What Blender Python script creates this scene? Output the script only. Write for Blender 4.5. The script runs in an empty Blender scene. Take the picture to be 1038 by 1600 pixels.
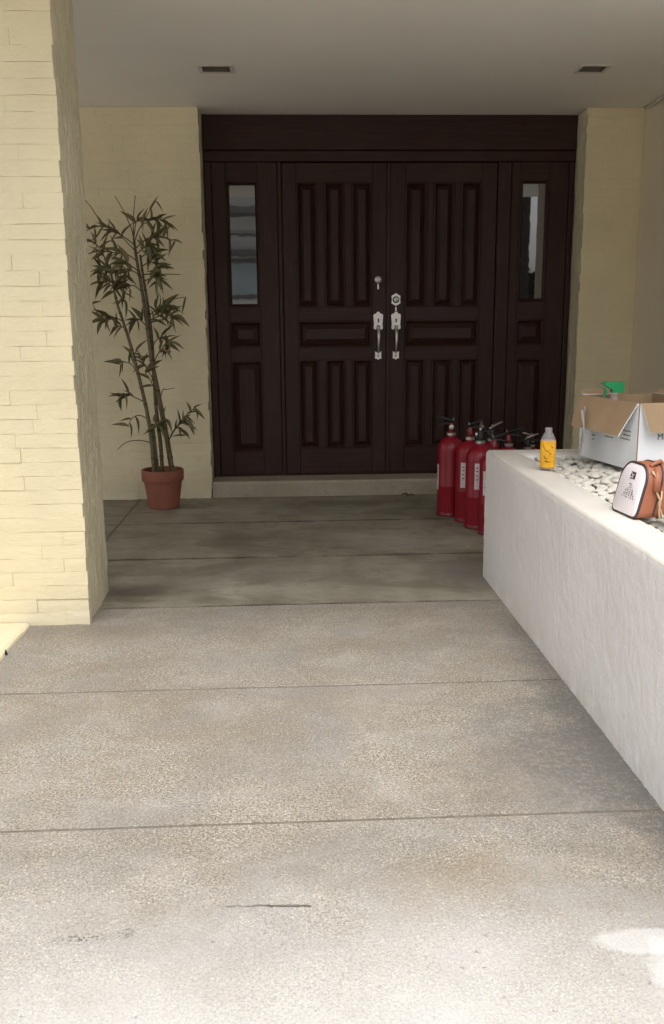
import bpy, bmesh, math, random
from mathutils import Vector, Matrix, noise
R = math.radians
random.seed(7)
scene = bpy.context.scene
COL = scene.collection

# ------------------------------------------------------------------ camera
CAM_H = 1.25
F_PX, PITCH, YAW, ROLL = 1408.7, -0.206268, 0.045862, 0.008608
fw = Vector((math.sin(YAW)*math.cos(PITCH), math.cos(YAW)*math.cos(PITCH), math.sin(PITCH)))
rt = Vector((math.cos(YAW), -math.sin(YAW), 0)); dn = fw.cross(rt)
rt2 = math.cos(ROLL)*rt + math.sin(ROLL)*dn
dn2 = -math.sin(ROLL)*rt + math.cos(ROLL)*dn
cd = bpy.data.cameras.new('camera')
cam = bpy.data.objects.new('camera', cd); COL.objects.link(cam)
cam.matrix_world = Matrix(((rt2.x, -dn2.x, -fw.x, 0), (rt2.y, -dn2.y, -fw.y, 0), (rt2.z, -dn2.z, -fw.z, CAM_H), (0, 0, 0, 1)))
cd.sensor_fit = 'VERTICAL'; cd.sensor_height = 24.0; cd.lens = 24.0*F_PX/1600
cd.clip_end = 2000; cd.clip_start = 0.05
scene.camera = cam

# ------------------------------------------------------------------ light
SUN_EL, SUN_AZ = R(66), R(178)          # behind the camera
world = bpy.data.worlds.new('World'); scene.world = world; world.use_nodes = True
nt = world.node_tree; nt.nodes.clear()
wo = nt.nodes.new('ShaderNodeOutputWorld'); bg = nt.nodes.new('ShaderNodeBackground')
sky = nt.nodes.new('ShaderNodeTexSky'); sky.sky_type = 'NISHITA'; sky.sun_disc = False
sky.sun_elevation = SUN_EL; sky.sun_rotation = SUN_AZ; sky.dust_density = 5.0; sky.air_density = 1.0
hs = nt.nodes.new('ShaderNodeHueSaturation'); hs.inputs['Saturation'].default_value = 0.22   # white overcast
nt.links.new(sky.outputs[0], hs.inputs['Color']); nt.links.new(hs.outputs[0], bg.inputs[0])
nt.links.new(bg.outputs[0], wo.inputs[0]); bg.inputs[1].default_value = 0.15
sd = bpy.data.lights.new('sun', 'SUN'); sd.energy = 0.5; sd.angle = R(70); sd.color = (1, .985, .96)
sun = bpy.data.objects.new('sun', sd); COL.objects.link(sun)
sdir = Vector((math.sin(SUN_AZ)*math.cos(SUN_EL), math.cos(SUN_AZ)*math.cos(SUN_EL), math.sin(SUN_EL)))
sun.rotation_euler = sdir.to_track_quat('Z', 'Y').to_euler()
vs = scene.view_settings
scene.display_settings.display_device = 'sRGB'
vs.view_transform = 'Standard'; vs.look = 'None'; vs.gamma = 1; vs.use_curve_mapping = False
vs.exposure = 1.02
scene.cycles.max_bounces = 8; scene.cycles.diffuse_bounces = 5; scene.cycles.glossy_bounces = 3; scene.cycles.transparent_max_bounces = 8
scene.cycles.caustics_reflective = False; scene.cycles.caustics_refractive = False

# ------------------------------------------------------------------ materials
class NT:
    def __init__(s, name):
        s.m = bpy.data.materials.new(name); s.m.use_nodes = True
        s.t = s.m.node_tree; s.b = s.t.nodes['Principled BSDF']
        s.co = s.n('ShaderNodeTexCoord').outputs['Object']
    def n(s, k, **kw):
        o = s.t.nodes.new(k)
        for a, v in kw.items(): setattr(o, a, v)
        return o
    def l(s, a, b): s.t.links.new(a, b)
    def mapped(s, scale=(1, 1, 1), loc=(0, 0, 0), src=None):
        m = s.n('ShaderNodeMapping'); s.l(src or s.co, m.inputs[0])
        m.inputs['Scale'].default_value = scale; m.inputs['Location'].default_value = loc
        return m.outputs[0]
    def geo(s): return s.n('ShaderNodeNewGeometry').outputs['Position']
    def noise(s, vec, scale, detail=4, rough=.55, dist=0):
        o = s.n('ShaderNodeTexNoise'); s.l(vec, o.inputs['Vector'])
        o.inputs['Scale'].default_value = scale; o.inputs['Detail'].default_value = detail
        o.inputs['Roughness'].default_value = rough; o.inputs['Distortion'].default_value = dist
        return o.outputs[0]
    def ramp(s, fac, stops):
        o = s.n('ShaderNodeValToRGB'); s.l(fac, o.inputs[0]); e = o.color_ramp.elements
        while len(e) < len(stops): e.new(.5)
        for i, (p, c) in enumerate(stops):
            e[i].position = p; e[i].color = (c, c, c, 1) if isinstance(c, (int, float)) else (*c, 1)
        return o.outputs[0]
    def mix(s, fac, a, b, mode='MIX'):
        o = s.n('ShaderNodeMix', data_type='RGBA', blend_type=mode)
        for v, sock in ((fac, o.inputs['Factor']), (a, o.inputs['A']), (b, o.inputs['B'])):
            if isinstance(v, bpy.types.NodeSocket): s.l(v, sock)
            elif isinstance(v, (int, float)): sock.default_value = v
            else: sock.default_value = (*v, 1)
        return o.outputs['Result']
    def math(s, op, a, b=0.0, clamp=False):
        o = s.n('ShaderNodeMath', operation=op); o.use_clamp = clamp
        for i, v in enumerate((a, b)):
            if isinstance(v, bpy.types.NodeSocket): s.l(v, o.inputs[i])
            else: o.inputs[i].default_value = v
        return o.outputs[0]
    def col(s, c):
        if isinstance(c, bpy.types.NodeSocket): s.l(c, s.b.inputs['Base Color'])
        else: s.b.inputs['Base Color'].default_value = (*c, 1)
    def rough(s, c):
        if isinstance(c, bpy.types.NodeSocket): s.l(c, s.b.inputs['Roughness'])
        else: s.b.inputs['Roughness'].default_value = c
    def bump(s, h, strength=.3, dist=.01):
        o = s.n('ShaderNodeBump'); o.inputs['Strength'].default_value = strength
        o.inputs['Distance'].default_value = dist
        s.l(h, o.inputs['Height']); s.l(o.outputs[0], s.b.inputs['Normal'])

def simple(name, c, rough=.6, var=.12, scale=12, metal=0, bump=0, bscale=60, spec=None, stretch=(1, 1, 1), world=False):
    t = NT(name); v = t.mapped(stretch, src=t.geo() if world else None)
    f = t.noise(v, scale, 5, .6)
    lo = tuple(max(0, x*(1-var*1.6)) for x in c); hi = tuple(min(1, x*(1+var)) for x in c)
    t.col(t.ramp(f, [(.25, lo), (.75, hi)])); t.rough(rough); t.b.inputs['Metallic'].default_value = metal
    if spec is not None: t.b.inputs['Specular IOR Level'].default_value = spec
    if bump: t.bump(t.noise(v, bscale, 4, .6), bump, .006)
    return t.m

def painted_stone(name, c, stretch, bs, brightvar=.06, bst=.4, bd=.008):
    t = NT(name); g = t.geo(); v = t.mapped(stretch, src=g)
    big = t.noise(g, 2.2, 4, .6); mid = t.noise(g, 14, 4, .6)
    lo = tuple(x*(1-brightvar*2) for x in c)
    base = t.ramp(big, [(.3, lo), (.7, c)])
    base = t.mix(t.ramp(mid, [(.56, 0.0), (.75, .16)]), base, tuple(x*k for x, k in zip(c, (.80, .76, .70))))
    # splash dirt along the foot of the wall
    sep = t.n('ShaderNodeSeparateXYZ'); t.l(g, sep.inputs[0])
    foot = t.math('MULTIPLY', t.ramp(sep.outputs[2], [(0.0, 1.0), (.16, 0.0)]), t.ramp(t.noise(g, 9, 5, .65), [(.4, 0.0), (.62, .55)]))
    base = t.mix(foot, base, (.62, .57, .47))
    inf = t.n('ShaderNodeObjectInfo').outputs['Random']
    base = t.mix(t.math('MULTIPLY', inf, .10), base, tuple(x*k for x, k in zip(c, (.86, .82, .74))))
    t.col(base); t.rough(.62)
    h = t.math('ADD', t.math('MULTIPLY', t.noise(v, bs, 6, .62, .6), 1.0), t.math('MULTIPLY', t.noise(g, 120, 3, .6), .25))
    t.bump(h, bst, bd)
    return t.m

CREAM = (.76, .67, .45)
M = {}
M['cream'] = painted_stone('cream_painted_brick', CREAM, (1, 1, 2.2), 26, .06, .45, .008)
M['cream_split'] = painted_stone('cream_painted_split_face', (.82, .73, .50), (3.4, 3.4, .5), 26, .10, 1.0, .02)
M['white_plaster'] = painted_stone('white_rough_plaster', (.78, .755, .745), (1.0, 1.0, .95), 75, .05, .5, .006)
M['rim'] = painted_stone('worn_cream_rim', (.64, .605, .55), (1, 1, 1), 30, .08, .3)  # planter top, a darker cream than its plaster sides
M['wall_grey'] = painted_stone('pale_smooth_wall', (.70, .62, .47), (1, 1, 1), 30, .02)

def ceiling_mat():
    t = NT('ceiling_paint'); g = t.geo()
    t.col(t.ramp(t.noise(g, 1.3, 3, .5), [(.3, (.77, .74, .68)), (.7, (.82, .79, .73))])); t.rough(.8)
    t.bump(t.noise(g, 90, 3, .5), .08, .004); return t.m
M['ceiling'] = ceiling_mat()

def blob(t, sep, cx, cy, rx, ry, wob):
    """soft irregular stain mask on the floor, centred at a real floor position"""
    dx = t.math('DIVIDE', t.math('SUBTRACT', sep.outputs[0], cx), rx)
    dy = t.math('DIVIDE', t.math('SUBTRACT', sep.outputs[1], cy), ry)
    d = t.math('SQRT', t.math('ADD', t.math('MULTIPLY', dx, dx), t.math('MULTIPLY', dy, dy)))
    d = t.math('ADD', d, wob)
    return t.ramp(d, [(.35, 1.0), (1.0, 0.0)])

def floor_mat(kind):
    t = NT('floor_'+kind); g = t.geo()
    sep = t.n('ShaderNodeSeparateXYZ'); t.l(g, sep.inputs[0])
    big = t.noise(g, 1.1, 5, .6); med = t.noise(g, 4.5, 5, .65); fine = t.noise(g, 40, 4, .7)
    wob = t.math('MULTIPLY', t.math('SUBTRACT', t.noise(g, 7, 5, .65), .5), 1.5)
    if kind == 'aggregate':
        vo = t.n('ShaderNodeTexVoronoi'); t.l(g, vo.inputs['Vector']); vo.inputs['Scale'].default_value = 170
        vo2 = t.n('ShaderNodeTexVoronoi'); t.l(g, vo2.inputs['Vector']); vo2.inputs['Scale'].default_value = 85
        stone = t.ramp(t.math('MULTIPLY', vo.outputs['Distance'], 1.0), [(.20, 1.0), (.62, 0.0)])
        sepc = t.n('ShaderNodeSeparateColor'); t.l(vo.outputs['Color'], sepc.inputs[0])
        pebble = t.ramp(sepc.outputs[0], [(0.0, (.11, .092, .072)), (.3, (.24, .21, .17)), (.6, (.38, .345, .29)), (.86, (.48, .445, .39)), (1.0, (.57, .54, .49))])
        paste = t.ramp(big, [(.3, (.235, .205, .160)), (.7, (.33, .295, .24))])
        base = t.mix(t.math('MULTIPLY', stone, .90), paste, pebble)
        dark = t.ramp(t.noise(g, 160, 2, .5), [(.51, 0.0), (.60, .85)])
        base = t.mix(dark, base, (.105, .09, .072))
        # weathered pale apron beyond the drip line of the roof
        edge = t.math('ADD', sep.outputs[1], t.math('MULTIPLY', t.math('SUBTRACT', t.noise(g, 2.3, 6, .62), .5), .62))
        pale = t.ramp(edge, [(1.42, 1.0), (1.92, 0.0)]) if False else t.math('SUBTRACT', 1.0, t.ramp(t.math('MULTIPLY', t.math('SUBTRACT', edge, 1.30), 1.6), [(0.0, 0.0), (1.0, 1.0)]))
        pits = t.ramp(t.noise(t.mapped((1, 1, 1), (3, 5, 0), g), 48, 2, .5), [(.69, 0.0), (.74, .6)])
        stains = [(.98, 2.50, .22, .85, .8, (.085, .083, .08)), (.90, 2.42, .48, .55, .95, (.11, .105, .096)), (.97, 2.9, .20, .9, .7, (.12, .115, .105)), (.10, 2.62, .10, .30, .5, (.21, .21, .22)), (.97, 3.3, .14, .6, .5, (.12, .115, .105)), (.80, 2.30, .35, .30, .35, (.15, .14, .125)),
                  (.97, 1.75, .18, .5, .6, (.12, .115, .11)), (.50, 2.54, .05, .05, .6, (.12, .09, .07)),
                  (-.45, 1.677, .07, .022, .95, (.06, .05, .045)), (-.365, 1.69, .025, .022, .8, (.07, .06, .05)),
                  (-.41, 3.135, .05, .03, .6, (.13, .10, .075)), (-.72, 3.55, .22, .14, .3, (.25, .17, .09)),
                  (-.05, 2.58, .25, .10, .35, (.17, .145, .115)), (.45, 1.85, .3, .1, .3, (.25, .20, .12)), (-.95, 3.62, .5, .10, .45, (.17, .145, .12)), (.2, 3.86, 1.2, .07, .4, (.16, .135, .105))]
        white = [(.72, 1.60, .14, .05, .42), (.77, 1.50, .12, .13, .42), (.74, 1.38, .09, .10, .42)]  # pale patches at the near right of the floor
        bs, bd = .3, .003
        base = t.mix(t.ramp(t.noise(t.mapped((1, 1.6, 1), (7, 1, 0), g), 1.9, 7, .68, .4), [(.42, 0.0), (.58, .8)]), base, t.mix(.5, base, (.18, .145, .105)))
        base = t.mix(t.ramp(t.noise(t.mapped((1, 1.3, 1), (1, 8, 0), g), 2.6, 7, .7, .4), [(.46, 0.0), (.62, .75)]), base, t.mix(.5, base, (.20, .195, .19)))
        base = t.mix(t.ramp(t.noise(t.mapped((1, 1.3, 1), (4, 2, 0), g), 3.4, 7, .7, .4), [(.48, 0.0), (.70, .35)]), base, t.mix(.5, base, (.52, .49, .45)))
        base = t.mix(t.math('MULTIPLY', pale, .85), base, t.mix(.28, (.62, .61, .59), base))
        base = t.mix(pits, base, (.16, .13, .10))
        blot = t.ramp(t.noise(g, 55, 5, .75), [(.40, .25), (.60, 1.0)])
        hgt = t.math('ADD', t.math('MULTIPLY', stone, .7), t.math('MULTIPLY', fine, .6))
    else:
        base = t.ramp(t.math('ADD', t.math('MULTIPLY', big, .6), t.math('MULTIPLY', med, .4)), [(.36, (.15, .132, .098)), (.5, (.245, .222, .17)), (.64, (.335, .31, .25))])
        base = t.mix(t.ramp(fine, [(.55, 0.0), (.8, .35)]), base, (.15, .125, .09))
        base = t.mix(t.ramp(t.noise(t.mapped((1, 6, 1), src=g), 5, 5, .7), [(.52, 0.0), (.72, .5)]), base, (.17, .14, .10))
        for yj in (3.93, 4.795, 5.695, 6.55):
            dj = t.math('ABSOLUTE', t.math('SUBTRACT', sep.outputs[1], yj))
            dj = t.math('ADD', t.math('MULTIPLY', dj, 24), t.math('MULTIPLY', t.math('SUBTRACT', med, .5), 1.6))
            base = t.mix(t.ramp(dj, [(.08, .9), (.5, 0.0)]), base, (.05, .042, .03))
        base = t.mix(t.ramp(t.noise(t.mapped((1, 2.2, 1), (3, 6, 0), g), 2.4, 7, .72, .5), [(.50, 0.0), (.64, .6)]), base, t.mix(.45, base, (.30, .285, .255)))
        base = t.mix(t.ramp(t.noise(t.mapped((1, 1.8, 1), (8, 3, 0), g), 2.0, 7, .72, .6), [(.50, 0.0), (.58, .8)]), base, t.mix(.5, base, (.085, .07, .048)))
        specks = t.ramp(t.noise(t.mapped((1, 1, 1), (9, 2, 0), g), 34, 2, .5), [(.72, 0.0), (.76, .7)])
        base = t.mix(specks, base, (.10, .08, .06))
        stains = [(-.75, 4.20, .22, .16, .85, (.07, .062, .05)), (-.55, 4.35, .3, .3, .4, (.15, .13, .10)),
                  (.90, 4.42, .25, .35, .5, (.15, .145, .14)), (-.70, 6.2, .18, .08, .6, (.10, .085, .06)),
                  (-.1, 4.45, .35, .2, .35, (.13, .12, .10)), (.4, 6.3, .6, .12, .35, (.14, .12, .085))]
        white = [(1.0, 4.95, .014, .012, .7)]
        bs, bd = .25, .003; blot = 1.0
        hgt = t.math('ADD', fine, t.math('MULTIPLY', med, .5))
    speck = t.ramp(t.noise(g, 110, 3, .7), [(.50, 0.0), (.58, 1.0)])
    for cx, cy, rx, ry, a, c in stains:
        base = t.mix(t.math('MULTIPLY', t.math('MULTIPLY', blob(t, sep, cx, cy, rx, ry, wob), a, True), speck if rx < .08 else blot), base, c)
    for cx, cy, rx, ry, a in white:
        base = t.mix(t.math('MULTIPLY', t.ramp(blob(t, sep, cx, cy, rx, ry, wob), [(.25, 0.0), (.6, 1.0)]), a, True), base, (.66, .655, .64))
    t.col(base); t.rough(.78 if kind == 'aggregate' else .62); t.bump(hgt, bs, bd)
    return t.m
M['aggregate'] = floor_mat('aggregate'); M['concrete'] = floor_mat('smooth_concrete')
M['joint'] = simple('joint_filler', (.15, .13, .10), .9, .3, 20)
M['drive'] = simple('driveway_concrete', (.48, .47, .45), .85, .18, .8, bump=.2, world=True)
def step_mat():
    t = NT('step_terrazzo'); g = t.geo()
    base = t.ramp(t.noise(g, 3, 5, .6), [(.3, (.31, .265, .195)), (.7, (.42, .37, .285))])
    base = t.mix(t.ramp(t.noise(g, 9, 6, .75), [(.60, 0.0), (.70, .65)]), base, (.12, .095, .065))
    base = t.mix(t.ramp(t.noise(g, 70, 2, .5), [(.58, 0.0), (.7, .4)]), base, (.20, .165, .12))
    t.col(base); t.rough(.55); t.bump(t.noise(g, 50, 4, .6), .2, .003); return t.m
M['step'] = step_mat()

def wood(name, stretch):
    t = NT(name); v = t.mapped(stretch, src=t.geo()); g = t.geo()
    gr = t.noise(v, 7, 8, .68, .9); blotch = t.noise(g, 1.6, 4, .6)
    c = t.ramp(gr, [(.3, (.018, .0060, .0040)), (.55, (.036, .0122, .0082)), (.75, (.060, .0230, .0155))])
    c = t.mix(t.ramp(blotch, [(.45, 0.0), (.7, .5)]), c, (.040, .0205, .0150))
    t.col(c); t.rough(t.ramp(t.noise(g, 5, 5, .7), [(.3, .42), (.7, .60)]))
    t.b.inputs['Specular IOR Level'].default_value = .32
    t.bump(gr, .18, .004); return t.m
M['wood_v'] = wood('dark_stained_wood_upright_grain', (9, 9, .5)); M['wood_h'] = wood('dark_stained_wood_level_grain', (.5, 9, 9))
def pane():
    t = NT('dark_window_glass'); t.col(t.ramp(t.noise(t.geo(), 3, 2), [(.3, (.006, .006, .006)), (.7, (.012, .012, .011))])); t.rough(.015)
    t.b.inputs['IOR'].default_value = 2.4
    t.bump(t.noise(t.geo(), 5, 2, .5), .02, .01); return t.m
M['pane'] = pane()
M['silver'] = simple('worn_silver', (.72, .68, .65), .38, .18, 90, metal=.75, bump=.15, bscale=120)
M['keyhole'] = simple('dark_slot', (.02, .018, .016), .6)
M['trim'] = simple('lamp_trim_white', (.62, .58, .50), .5)
M['lamp_dark'] = simple('lamp_recess', (.12, .095, .065), .45, .2)
M['lamp_lens'] = simple('lamp_lens_glass', (.22, .19, .14), .25)
M['terracotta'] = simple('terracotta', (.25, .082, .05), .75, .14, 9, bump=.12)
M['soil'] = simple('dark_soil', (.03, .02, .014), .95, .4, 40, bump=.6)
M['culm'] = simple('bamboo_culm', (.12, .092, .040), .5, .35, 9, stretch=(2, 2, 8), world=True)
M['node'] = simple('bamboo_node', (.085, .06, .03), .6, .3)
M['leafA'] = simple('bamboo_leaf_dark', (.115, .108, .042), .5, .35, 14)
M['leafB'] = simple('bamboo_leaf_olive', (.19, .172, .068), .5, .3, 14)
M['leafC'] = simple('bamboo_leaf_brown', (.19, .14, .065), .55, .3, 14)
M['red'] = simple('extinguisher_red', (.25, .003, .015), .36, .12, 4)
M['redk'] = simple('extinguisher_dark_red', (.16, .006, .012), .35, .15, 4)
M['black'] = simple('black_rubber', (.014, .014, .014), .5, .3)
M['steel'] = simple('dull_steel', (.55, .53, .50), .35, .15, 40, metal=.9)
M['label'] = simple('pale_label', (.66, .55, .56), .55, .06, 12)
M['ink'] = simple('label_ink', (.05, .04, .045), .7)
M['pebble'] = simple('white_pebble', (.60, .57, .50), .6, .14, 8, bump=.1)
M['sand'] = simple('planter_sand', (.14, .12, .09), .95, .3, 30, bump=.5)
M['card_white'] = simple('white_printed_card', (.76, .77, .79), .5, .03, 4)
M['card_brown'] = simple('brown_cardboard', (.33, .225, .13), .8, .10, 7, bump=.1)
M['print'] = simple('grey_print', (.12, .11, .11), .7)
M['green'] = simple('green_plastic', (.02, .30, .10), .35, .08)
M['leather'] = simple('tan_leather', (.33, .115, .058), .48, .14, 9, bump=.25, bscale=140)
M['piping'] = simple('dark_piping', (.045, .03, .03), .5)
M['panel'] = simple('white_leatherette', (.80, .74, .77), .42, .03, 6)
M['stroke'] = simple('grey_drawing_ink', (.26, .23, .25), .6)
M['brass'] = simple('pale_brass', (.68, .48, .30), .3, .1, metal=.8)
M['sage'] = simple('sage_cloth', (.27, .38, .30), .8, .15, 30)
M['yellow'] = simple('yellow_sleeve', (.74, .38, .012), .3, .18, 22)
M['orange'] = simple('amber_juice', (.42, .16, .008), .2, .15, 20)
M['maroon'] = simple('sleeve_lettering', (.14, .03, .01), .4)
def clear(name, c, fac, rough=.08):
    t = NT(name); t.col(t.ramp(t.noise(t.co, 20), [(.3, tuple(x*.9 for x in c)), (.7, c)])); t.rough(rough)
    tr = t.n('ShaderNodeBsdfTransparent'); mx = t.n('ShaderNodeMixShader'); mx.inputs[0].default_value = fac
    o = t.t.nodes['Material Output']; t.l(tr.outputs[0], mx.inputs[1]); t.l(t.b.outputs[0], mx.inputs[2]); t.l(mx.outputs[0], o.inputs[0])
    return t.m
M['clear'] = clear('clear_plastic', (.70, .71, .71), .22)
M['film'] = clear('cloudy_plastic_film', (.62, .62, .62), .48, .25)
M['dry'] = simple('dry_leaf', (.12, .085, .045), .8, .3, 30)
M['house'] = simple('neighbour_wall', (.84, .82, .78), .8, .05, 3)
M['house_roof'] = simple('neighbour_fascia', (.22, .20, .18), .7)
M['house_glass'] = simple('neighbour_glass', (.48, .55, .57), .1, .1, 1)  # diffuse pale blue painted in for the sky this glass would reflect
M['hedge'] = simple('hedge_leaf', (.035, .06, .02), .6, .4, 5)
M['gatewood'] = simple('dark_gate_wood', (.03, .02, .015), .5, .3)

# ------------------------------------------------------------------ mesh helpers
class MB:
    def __init__(s): s.v = []; s.f = []
    def add(s, vs, fs):
        o = len(s.v); s.v += [tuple(v) for v in vs]; s.f += [tuple(i+o for i in f) for f in fs]; return s
    def box(s, x0, x1, y0, y1, z0, z1):
        return s.add([(x0, y0, z0), (x1, y0, z0), (x1, y1, z0), (x0, y1, z0), (x0, y0, z1), (x1, y0, z1), (x1, y1, z1), (x0, y1, z1)],
                     [(0, 3, 2, 1), (4, 5, 6, 7), (0, 1, 5, 4), (1, 2, 6, 5), (2, 3, 7, 6), (3, 0, 4, 7)])
    def cbox(s, x0, x1, y0, y1, z0, z1, c=.004):
        """box with a chamfer round its -Y face"""
        s.add([(x0, y1, z0), (x1, y1, z0), (x1, y1, z1), (x0, y1, z1), (x0, y0+c, z0), (x1, y0+c, z0), (x1, y0+c, z1), (x0, y0+c, z1),
               (x0+c, y0, z0+c), (x1-c, y0, z0+c), (x1-c, y0, z1-c), (x0+c, y0, z1-c)],
              [(0, 3, 2, 1), (0, 1, 5, 4), (1, 2, 6, 5), (2, 3, 7, 6), (3, 0, 4, 7), (4, 5, 9, 8), (5, 6, 10, 9), (6, 7, 11, 10), (7, 4, 8, 11), (8, 9, 10, 11)])
        return s
    def lathe(s, prof, n=24, cx=0, cy=0, cap=True):
        vs = []; fs = []
        for r, z in prof:
            for k in range(n):
                a = 2*math.pi*k/n; vs.append((cx+r*math.cos(a), cy+r*math.sin(a), z))
        for i in range(len(prof)-1):
            for k in range(n):
                k2 = (k+1) % n; fs.append((i*n+k, i*n+k2, (i+1)*n+k2, (i+1)*n+k))
        if cap:
            fs.append(tuple(range(n-1, -1, -1))); fs.append(tuple((len(prof)-1)*n+k for k in range(n)))
        return s.add(vs, fs)
    def tube(s, pts, rad, n=8, cap=True):
        pts = [Vector(p) for p in pts]
        if not isinstance(rad, (list, tuple)): rad = [rad]*len(pts)
        vs = []; fs = []; up = None
        for i, p in enumerate(pts):
            d = (pts[min(i+1, len(pts)-1)]-pts[max(i-1, 0)]).normalized()
            if up is None: up = d.orthogonal().normalized()
            a = (up - d*up.dot(d)); a = a.normalized() if a.length > 1e-6 else d.orthogonal().normalized()
            up = a; b = d.cross(a)
            for k in range(n):
                t = 2*math.pi*k/n; vs.append(p+rad[i]*(math.cos(t)*a+math.sin(t)*b))
        for i in range(len(pts)-1):
            for k in range(n):
                k2 = (k+1) % n; fs.append((i*n+k, i*n+k2, (i+1)*n+k2, (i+1)*n+k))
        if cap:
            fs.append(tuple(range(n-1, -1, -1))); fs.append(tuple((len(pts)-1)*n+k for k in range(n)))
        return s.add(vs, fs)
    def prism(s, poly, y0, y1):
        """polygon in XZ extruded along Y (front at y0)"""
        n = len(poly)
        s.add([(x, y0, z) for x, z in poly]+[(x, y1, z) for x, z in poly],
              [tuple(range(n)), tuple(range(2*n-1, n-1, -1))]+[(i, i+n, (i+1) % n+n, (i+1) % n) for i in range(n)])
        return s
    def mesh(s, name, mat=None, smooth=False):
        me = bpy.data.meshes.new(name); me.from_pydata(s.v, [], s.f)
        bm = bmesh.new(); bm.from_mesh(me); bmesh.ops.recalc_face_normals(bm, faces=bm.faces); bm.to_mesh(me); bm.free()
        if mat: me.materials.append(M[mat])
        if smooth:
            for p in me.polygons: p.use_smooth = True
        return me
    def obj(s, name, mat, parent=None, smooth=False, autosmooth=None):
        me = s.mesh(name, mat, smooth)
        if autosmooth: sharp(me, autosmooth)
        return put(name, me, parent)
def sharp(me, deg):
    bm = bmesh.new(); bm.from_mesh(me)
    for f in bm.faces: f.smooth = True
    for e in bm.edges:
        if len(e.link_faces) == 2 and e.calc_face_angle(0) > R(deg): e.smooth = False
    bm.to_mesh(me); bm.free()
def put(name, data, parent=None, loc=None):
    o = bpy.data.objects.new(name, data); COL.objects.link(o)
    if parent: o.parent = parent
    if loc: o.location = loc
    return o
def tag(o, label=None, cat=None, group=None, kind=None):
    for k, v in (('label', label), ('category', cat), ('group', group), ('kind', kind)):
        if v: o[k] = v
    return o
def thing(name, label, cat, loc=(0, 0, 0), group=None):
    return tag(put(name, None, None, loc), label, cat, group)

# ------------------------------------------------------------------ key dimensions (metres)
ZC = 2.688                      # ceiling
WY, DY = 6.54, 6.778            # wall face, door face
OX0, OX1 = -.58, 2.09           # door opening
PX, PY0, PY1 = -.865, 3.715, 4.25   # pillar corner and depth
ROOF_Y = 2.6                   # outer edge of the porch roof
SIDE_X = 2.49                   # side wall on the right
PLX, PLY, PLZ = .955, 4.332, .639   # planter

# ------------------------------------------------------------------ the setting: ground and floor
g = MB().add([(-400, -400, -.03), (400, -400, -.03), (400, 400, -.03), (-400, 400, -.03)], [(0, 1, 2, 3)]).obj('ground', 'drive'); tag(g, kind='structure')
fl = MB().box(-4.0, 4.2, -3.3, 7.4, -.028, -.0028).obj('porch_floor', 'joint'); tag(fl, kind='structure')
ys = [-3.28, -2.36, -1.46, -.57, .32, 1.22, 2.103, 2.985, 3.93, 4.795, 5.695, 6.80]
def slab(x0, x1, y0, y1, z, mat):
    gp = .0055
    m = MB(); a, b, d, e = x0+gp, x1-gp, y0+gp, y1-gp
    n = 26; top = []
    # slightly worn, uneven arrises along the joint
    ring = []
    for i in range(n+1): ring.append((a+(b-a)*i/n, d))
    for i in range(1, 5): ring.append((b, d+(e-d)*i/4))
    for i in range(n-1, -1, -1): ring.append((a+(b-a)*i/n, e))
    for i in range(3, 0, -1): ring.append((a, d+(e-d)*i/4))
    N = len(ring); cx, cy = (a+b)/2, (d+e)/2
    lo = [(x, y, -.02) for x, y in ring]
    mid = []; hi = []
    for x, y in ring:
        k = .0012+.005*max(0, noise.noise((x*6, y*6, z*90))-.15)
        sx, sy = (1 if x < cx else -1), (1 if y < cy else -1)
        onx, ony = min(x-a, b-x) < 1e-6, min(y-d, e-y) < 1e-6
        mid.append((x+(sx*k*.3 if onx else 0), y+(sy*k*.3 if ony else 0), z-k*.7))
        hi.append((x+(sx*k if onx else 0), y+(sy*k if ony else 0), z))
    fs = [(i, (i+1) % N, N+(i+1) % N, N+i) for i in range(N)]+[(N+i, N+(i+1) % N, 2*N+(i+1) % N, 2*N+i) for i in range(N)]
    fs.append(tuple(range(2*N, 3*N)))
    m.add(lo+mid+hi, fs)
    return m.obj('slab', mat, fl)
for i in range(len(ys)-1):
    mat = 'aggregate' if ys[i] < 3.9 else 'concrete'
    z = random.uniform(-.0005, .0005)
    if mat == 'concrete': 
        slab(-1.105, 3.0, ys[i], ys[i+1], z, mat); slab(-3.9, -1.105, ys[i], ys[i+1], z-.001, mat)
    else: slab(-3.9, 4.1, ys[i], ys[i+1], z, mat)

# step under the doors
m = MB(); n = 40
prof = [(6.548, 0.0), (6.546, .102), (6.549, .112), (6.558, .1185), (6.90, .1185)]
vs = []; fs = []
for i in range(n+1):
    x = OX0+.004+(OX1-OX0-.008)*i/n
    for j, (y, z) in enumerate(prof):
        w = noise.noise((x*7, j*3.1, 2))*.004 if 0 < j < 4 else 0
        vs.append((x, y+w, z+w*.5))
for i in range(n):
    for j in range(len(prof)-1):
        a = i*len(prof)+j; fs.append((a, a+len(prof), a+len(prof)+1, a+1))
m.add(vs, fs); st = m.obj('door_step', 'step'); tag(st, kind='structure')

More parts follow.
